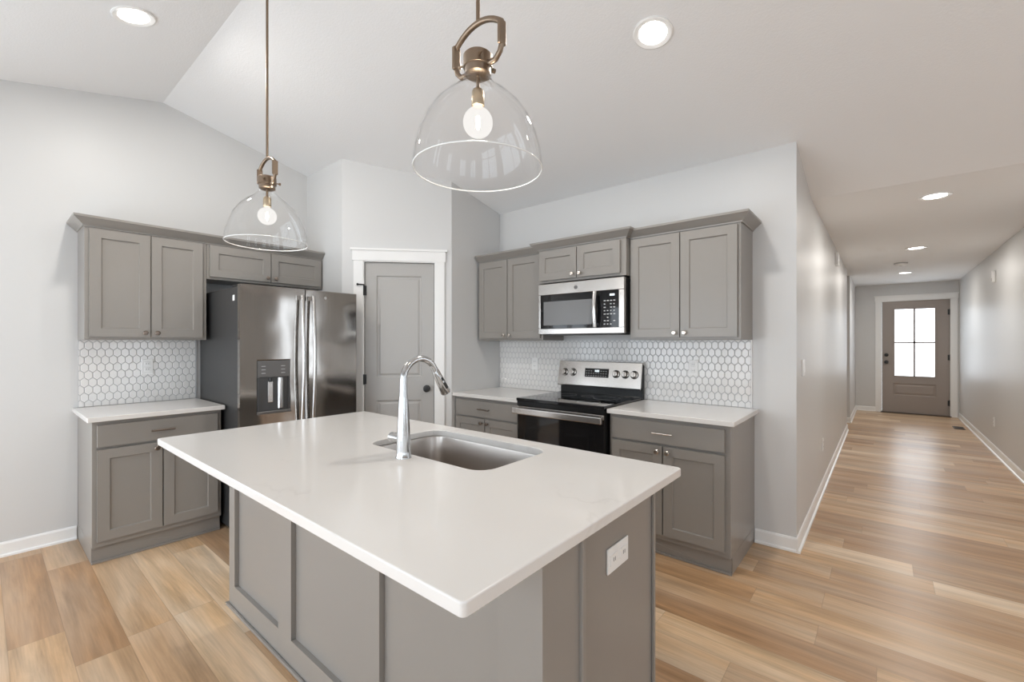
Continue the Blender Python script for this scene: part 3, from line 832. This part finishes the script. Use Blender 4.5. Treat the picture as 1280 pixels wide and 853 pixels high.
# ================================================================ REFRIGERATOR (local x along +Y, front faces +X)
FRX = -3.40
t = thing('refrigerator', 'stainless side-by-side door refrigerator with ice and water dispenser', 'refrigerator', (FRX, 1.150, 0), G90)
FW = .885; FH = 1.775
MB().box(.006, FW - .006, .060, .880, .03, FH - .015).build('case', M['fridge_side'], t, bevel=.004)
MB().box(.02, FW - .02, .048, .0595, .06, FH - .03).build('gasket', M['gasket'], t)
MB().box(.01, FW - .01, .08, .14, 0, .0295).build('foot_grille', M['gasket'], t)
for x in (.02, FW - .09): MB().box(x, x + .07, .065, .20, FH - .0149, FH + .008).build('hinge_cover', M['gasket'], t, bevel=.003)
split = .452
# left door with dispenser opening
d0, d1 = 0.0, split - .004; z0, z1 = .64, FH
dsx0, dsx1, dsz0, dsz1 = .112, .338, .868, 1.240
mb = MB(); door_leaf(mb, d0, d1, z0, z1, 0, .047, [(dsx0, dsx1, dsz0, dsz1)], [(.001, .010)])
ld = mb.build('left_door', M['steel_f'], t, bevel=.006)
dp = MB().box(dsx0 + .002, dsx1 - .002, -.004, .0095, 1.118, dsz1 - .003).build('dispenser_panel', M['dispenser'], ld, bevel=.002)
for r in range(3):
    for c in (0, 1):
        x = dsx0 + .025 + c * .135
        MB().box(x, x + .028, -.0048, -.004, 1.145 + r * .025, 1.149 + r * .025).build('key_mark', M['keys'], dp)
rc = MB().box(dsx0 + .002, dsx1 - .002, .0085, .0098, dsz0 + .002, 1.117)
rc.box(dsx0 + .001, dsx0 + .014, -.003, .0085, dsz0 + .002, 1.117).box(dsx1 - .014, dsx1 - .001, -.003, .0085, dsz0 + .002, 1.117)
rc = rc.build('dispenser_recess', M['dispdark'], ld)
MB().box(dsx0 + .07, dsx0 + .105, -.001, .0084, .935, 1.085).build('paddle', M['steel_h'], rc, bevel=.003)
MB().tube([(dsx0 + .088, .002, 1.085), (dsx0 + .088, .002, 1.112)], .012, 14).build('nozzle', M['black'], rc)
MB().tube([(dsx0 + .158, .008, dsz0 + .02), (dsx0 + .158, .008, 1.112)], .022, 20).build('reflector_column', M['steel_h'], rc, smooth=True)
MB().box(dsx0 - .004, dsx1 + .004, -.014, .006, dsz0 - .014, dsz0 + .006).build('drip_tray', M['dispenser'], ld, bevel=.004)
mb = MB().box(split + .004, FW, 0, .047, z0, z1)
rd = mb.build('right_door', M['steel_f'], t, bevel=.006, seg=3)
MB().lathe([(.0, 0), (.011, 0), (.011, .0012), (0, .0012)], (split + .16, -.0004, FH - .055), 20, 'y').build('emblem', M['keys'], rd)
mb = MB().box(0, FW, 0, .047, .06, .632)
fz = mb.build('freezer_drawer', M['steel_f'], t, bevel=.006, seg=3)
MB().tube([(.06, -.055, .56), (FW - .06, -.055, .56)], .013, 16, flat=((0, 0, 1), 1.1)).tube([(.09, 0, .56), (.09, -.055, .56)], .010, 12).tube([(FW - .09, 0, .56), (FW - .09, -.055, .56)], .010, 12).build('drawer_handle', M['steel_h'], fz, smooth=True)
for xh, par in ((split - .040, ld), (split + .044, rd)):
    pts = []
    for k in range(17):
        u = k / 16; pts.append((xh, -.040 - .026 * math.sin(PI * u), .74 + u * .985))
    hm = MB().tube(pts, .0125, 16, flat=((1, 0, 0), 1.15))
    hm.box(xh - .010, xh + .010, -.042, 0, .745, .775).box(xh - .010, xh + .010, -.042, 0, 1.690, 1.720)
    hm.build('handle', M['steel_h'], par, smooth=True)
MB().box(.004, .0058, .115, .150, 1.665, 1.705).build('sticker', M['plastic'], t)

# ================================================================ RANGE (front faces -Y)
t = thing('oven_range', 'freestanding stainless and black electric range between the base cabinets', 'range', (-2.236, 2.780, 0))
RW = .774
MB().box(.003, RW - .003, .0, .62, .03, .905).build('body', M['blackbody'], t, bevel=.002)
for x in (.05, RW - .05):
    for y in (.06, .56):
        MB().lathe([(.02, 0), (.02, .0295)], (x, y, 0), 14).build('foot', M['black'], t)
ct = MB().box(0, RW, -.050, .560, .906, .930).build('cooktop', M['blackglass'], t, bevel=.005)
for bx, by, br in ((.20, .10, .105), (.57, .10, .085), (.20, .38, .080), (.57, .38, .105), (.385, .40, .05)):
    MB().lathe([(br, 0), (br, .0004), (br - .002, .0004), (br - .002, 0)], (bx, by, .9301), 48, close=True).build('burner_ring', M['dispenser'], ct)
bg_ = MB().prism([(.565, .906), (.626, .906), (.626, 1.180), (.600, 1.195), (.585, 1.195), (.560, 1.010), (.585, 1.000), (.585, .930), (.565, .930)], 0.002, RW - .002, 'x')
bgd = bg_.build('backguard', M['blackbody'], t, bevel=.002)
# stainless control fascia tilted back
fa = MB().prism([(.545, .990), (.5595, 1.008), (.5845, 1.192), (.600, 1.1955), (.600, 1.205), (.574, 1.205), (.538, 1.000)], -.002, RW + .002, 'x')
fa = fa.build('control_fascia', M['steel_r'], t, bevel=.003)
tilt = math.atan2(.036, .205)
fm = Matrix.Translation((0, .5375, .995)) @ Matrix.Rotation(-tilt, 4, 'X')
for x in (.065, .150, .560, .640, .718):
    kb = MB().lathe([(.030, 0), (.030, .006), (.024, .009), (.0225, .026), (.019, .030), (0, .0305)], (x, 0, .115), 28, 'y').box(x - .0045, x + .0045, -.038, -.028, .098, .134)
    k_ = kb.xf(fm).build('knob', M['steel_r'], fa, smooth=True)
    MB().lathe([(.034, 0), (.034, .002), (.0305, .002), (.0305, 0)], (x, 0, .115), 28, 'y').xf(fm).build('knob_ring', M['black'], k_)
MB().box(.268, .492, -.003, .001, .080, .155).xf(fm).build('display_panel', M['blackglass'], fa)
dd_ = MB()
for i, (a, b_) in enumerate(((.365, .372), (.378, .392), (.396, .404))): dd_.box(a, b_, -.0038, -.0031, .125, .143)
dd_.xf(fm).build('clock_digits', M['display'], fa)
kk = MB()
for r in range(3):
    for c in range(9):
        if r == 2 and 3 <= c <= 5: continue
        kk.box(.280 + c * .023, .290 + c * .023, -.0036, -.0031, .090 + r * .020, .094 + r * .020)
kk = kk.xf(fm).build('key_print', M['keys'], fa)
dr_ = MB().box(.006, RW - .006, -.040, -.001, .19, .868).build('oven_door', M['blackglass'], t, bevel=.004)
MB().box(.12, RW - .12, -.0412, -.0400, .33, .70).build('door_window', M['blackglass'], dr_)
MB().box(.004, RW - .004, -.044, -.0402, .835, .866).build('door_top_trim', M['steel_r'], dr_, bevel=.002)
MB().box(-.004, RW + .004, -.104, -.080, .812, .860).box(.02, .05, -.080, -.041, .82, .85).box(RW - .05, RW - .02, -.080, -.041, .82, .85).build('door_handle', M['steel_r'], dr_, bevel=.006, seg=3)
MB().box(.006, RW - .006, -.040, -.001, .035, .183).build('storage_drawer', M['steel_r'], t, bevel=.004)
MB().box(.003, RW - .003, -.042, -.001, .870, .905).build('front_lip', M['blackbody'], t, bevel=.003)

# ================================================================ MICROWAVE
t = thing('microwave', 'stainless over-the-range microwave with black window and keypad', 'microwave', (-2.215, 3.000, 1.440))
MW = .770; MH = .408
MB().box(.004, MW - .004, .035, .412, 0, MH).build('case', M['blackbody'], t, bevel=.002)
mb = MB(); face_with_holes(mb, 0, MW, -.004, MH, 0, [(.024, .722, .052, .312)])
mb.box(0, MW, .001, .0345, -.004, MH)
fr_ = MB()
fr_.box(0, MW, 0, .0345, .318, MH).box(0, MW, 0, .0345, -.004, .040).box(0, .020, 0, .0345, .0401, .3179).box(.728, MW, 0, .0345, .0401, .3179)
fr_.build('front_frame', M['steel_r'], t, bevel=.003)
dw = MB().box(.0202, .560, .002, .034, .0402, .3178).build('door', M['blackglass'], t)
MB().box(.052, .505, .0008, .0019, .068, .262).build('door_window', M['mesh'], dw)
pts = [(.545, -.026 - .016 * math.sin(PI * k / 10), .045 + .268 * k / 10) for k in range(11)]
MB().tube(pts, .0125, 14, flat=((1, 0, 0), 1.3)).box(.536, .554, -.026, .0018, .055, .075).box(.536, .554, -.026, .0018, .285, .305).build('door_handle', M['steel_h'], dw, smooth=True)
kp = MB().box(.562, .7278, .002, .034, .0402, .3178).build('control_panel', M['blackglass'], t)
MB().box(.655, .694, .0008, .0019, .276, .290).build('clock_digits', M['display'], kp)
for r in range(8):
    for c in range(4):
        if random.random() < .12: continue
        x = .606 + c * .026; z = .062 + r * .025
        MB().box(x, x + .012 + .004 * (r % 2), .0012, .0019, z, z + .007).build('key', M['keys'], kp)
MB().lathe([(0, 0), (.0155, 0), (.0155, .0015), (.0125, .0015), (.0125, .0008), (0, .0008)], (.362, .0002, .362), 28, 'y').build('emblem', M['dispenser'], t)
MB().box(.03, MW - .03, .02, .30, -.012, -.0005).build('bottom_vent', M['fridge_side'], t, bevel=.002)

# ================================================================ CEILING LIGHTS
def downlight(loc, tilt, label, watts, group=None):
    t = thing('recessed_light', label, 'ceiling light', loc, 0, group)
    t.rotation_euler = (tilt, 0, 0)
    MB().lathe([(.068, -.0005), (.098, -.0005), (.098, -.006), (.092, -.009), (.072, -.004), (.068, -.002)], (0, 0, 0), 44, close=True).build('trim_ring', M['trim'], t, smooth=True)
    MB().lathe([(0, -.0025), (.0685, -.0025), (.0685, -.0045), (0, -.0055)], (0, 0, 0), 44).build('diffuser', M['lamp'], t, smooth=True)
    d = bpy.data.lights.new('recessed_lamp', 'AREA'); d.shape = 'DISK'; d.size = .13; d.energy = watts; d.color = (1.0, .96, .90)
    o = bpy.data.objects.new('lamp', d); COL.objects.link(o); o.parent = t; o.location = (0, 0, -.010)
    return t
SB = math.atan(-0.225); SF = math.atan(0.237)
downlight((-.905, 2.208, ceil_z(2.208)), SB, 'round recessed light in the sloped ceiling right of the near pendant', DOWNLIGHT_W)
downlight((-3.144, .541, ceil_z(.541)), SF, 'round recessed light in the ceiling at the upper left', DOWNLIGHT_W)
downlight((.308, 4.729, 2.5), 0, 'nearest recessed light in the hall ceiling', DOWNLIGHT_W * .75)
downlight((.301, 7.181, 2.5), 0, 'second recessed light along the hall ceiling', DOWNLIGHT_W * .75)
downlight((.270, 9.615, 2.5), 0, 'recessed light in the hall ceiling closest to the front door', DOWNLIGHT_W * .75)
t = thing('smoke_detector', 'small round smoke detector on the hall ceiling before the last light', 'smoke detector', (.192, 8.416, 2.5))
MB().lathe([(.078, 0), (.078, -.010), (.066, -.012), (.066, 0)], (0, 0, 0), 32, close=True).build('base_ring', M['grout'], t, smooth=True)
MB().lathe([(.065, -.002), (.065, -.014), (.058, -.030), (.045, -.038), (0, -.040)], (0, 0, 0), 32).build('housing', M['plastic'], t, smooth=True)
MB().lathe([(.020, -.0385), (.020, -.0425), (0, -.043)], (0, 0, 0), 20).build('test_button', M['keys'], t)
# chime on the left wall, sensor on the right wall
t = thing('door_chime', 'small white box high on the hall left wall', 'door chime', (HX + .0005, 6.50, 2.35), G90)
MB().box(-.055, .055, -.035, 0, -.075, .075).build('cover', M['plastic'], t, bevel=.006)
MB().box(-.04, .04, -.0365, -.035, -.05, -.02).build('grille', M['keys'], t)
t = thing('wall_sensor', 'slim white sensor high on the hall right wall', 'sensor', (HX2 - .0005, 8.03, 2.185), -G90)
MB().box(-.035, .035, -.03, 0, -.075, .075).build('cover', M['plastic'], t, bevel=.008)
MB().box(-.02, .02, -.032, -.030, -.06, -.02).build('lens', M['keys'], t, bevel=.001)
t = thing('floor_register', 'brown slotted floor register near the front door and right hall wall', 'floor vent', (.925, 10.02, 0))
MB().box(-.065, .065, -.155, .155, 0, .005).build('frame', M['vent'], t, bevel=.002)
sl = MB()
for k in range(12): sl.box(-.05, .05, -.14 + k * .0245, -.128 + k * .0245, .005, .0062)
sl.build('louvre', M['black'], t)

# ================================================================ PENDANTS
def pendant(label, loc, rz, rod_top):
    """origin on the axis at rim height"""
    t = thing('pendant_light', label, 'pendant lamp', loc, 0, 'clear glass dome pendants over the island')
    T = .003
    Rr = .181
    outer = [(Rr, 0.0), (Rr - .001, .020), (Rr - .006, .055), (Rr - .017, .095), (Rr - .034, .135), (Rr - .059, .172), (Rr - .090, .203), (Rr - .118, .224), (.050, .238), (.041, .248), (.0385, .262), (.0385, .285)]
    inner = [(r - T, z) for r, z in outer]
    g = MB().lathe(outer + inner[::-1], (0, 0, 0), 96, close=True).build('glass_shade', M['glass'], t, smooth=True)
    rimp = [(Rr - .0015 + .0021 * math.cos(a), .0021 * math.sin(a) - .001) for a in [2 * PI * k / 10 for k in range(10)]]
    MB().lathe(rimp, (0, 0, 0), 96, close=True).build('rim_bead', M['ring'], g, smooth=True)
    rm = Matrix.Rotation(rz, 4, 'Z')
    cap = MB().lathe([(0, .262), (.031, .262), (.0365, .266), (.0365, .283), (.041, .285), (.041, .318), (.036, .323), (0, .324)], (0, 0, 0), 40).build('cap', M['bronze'], t, smooth=True)
    for k in range(3):
        a = rz + math.radians(200 + k * 120)
        c, s = math.cos(a), math.sin(a)
        MB().tube([(.040 * c, .040 * s, .300), (.052 * c, .052 * s, .300)], .003, 8).tube([(.052 * c, .052 * s, .300), (.060 * c, .060 * s, .300)], .0065, 12).build('thumb_screw', M['bronze'], cap, smooth=True)
    # stirrup: round rods joined by flat straps on both sides
    st = MB()
    hw_, zc0, zc1, za = .089, .318, .376, .412
    top = []
    for k in range(13):
        u = -1 + k / 6
        x = hw_ * u
        z = zc1 + (za - zc1) * (1 - abs(u) ** 2.1)
        top.append((x, 0, z))
    st.tube(top, .0082, 14)
    for s in (-1, 1):
        bot = [(s * hw_, 0, zc0), (s * (hw_ - .006), 0, zc0 - .018), (s * (hw_ - .022), 0, zc0 - .034), (s * (hw_ - .042), 0, zc0 - .036), (s * .038, 0, zc0 - .030)]
        st.tube(bot, .0076, 14)
    st.xf(rm).build('stirrup', M['bronze'], t, smooth=True)
    for s in (-1, 1):
        MB().box(s * hw_ - .0055, s * hw_ + .0055, -.0125, .0125, zc0 - .004, zc1 + .004).xf(rm).build('side_strap', M['bronze'], t, bevel=.002)
    MB().tube([(0, 0, .408), (0, 0, rod_top - loc[2])], .0058, 14).build('rod', M['bronze'], t, smooth=True)
    MB().lathe([(.062, 0), (.062, -.018), (.055, -.024), (0, -.025)], (0, 0, rod_top - loc[2] + .014), 36).build('canopy', M['bronze'], t, smooth=True)
    MB().tube([(0, 0, .2625), (0, 0, .222)], .0055, 12).build('stem', M['bronze'], t, smooth=True)
    MB().lathe([(0, .224), (.014, .224), (.0175, .218), (.0185, .180), (.0175, .178), (0, .178)], (0, 0, 0), 28).build('socket', M['brass'], t, smooth=True)
    bc = .132
    prof = [(0, bc - .042)]
    for k in range(1, 14):
        a = -PI / 2 + k * (PI * .86) / 14; prof.append((.042 * math.cos(a), bc + .042 * math.sin(a)))
    prof += [(.0135, .172), (.0130, .1775)]
    b_ = MB().lathe(prof, (0, 0, 0), 32).build('light_bulb', M['bulb'], t, smooth=True)
    MB().lathe([(0, .112), (.004, .114), (.006, .132), (.004, .150), (0, .152)], (0, 0, 0), 16).build('filament', M['filament'], b_, smooth=True)
    d = bpy.data.lights.new('pendant_bulb', 'POINT'); d.energy = BULB_W; d.color = (1, .90, .76); d.shadow_soft_size = .03
    o = bpy.data.objects.new('lamp', d); COL.objects.link(o); o.parent = t; o.location = (0, 0, bc - .002)
    return t
pendant('nearer clear glass dome pendant, hanging right of the other and in front of the pantry', (-.876, .90, 1.855), 0.0, ceil_z(.90))
pendant('farther glass dome pendant hanging in front of the cabinet over the fridge', (-2.306, .90, 1.852), 0.0, ceil_z(.90))
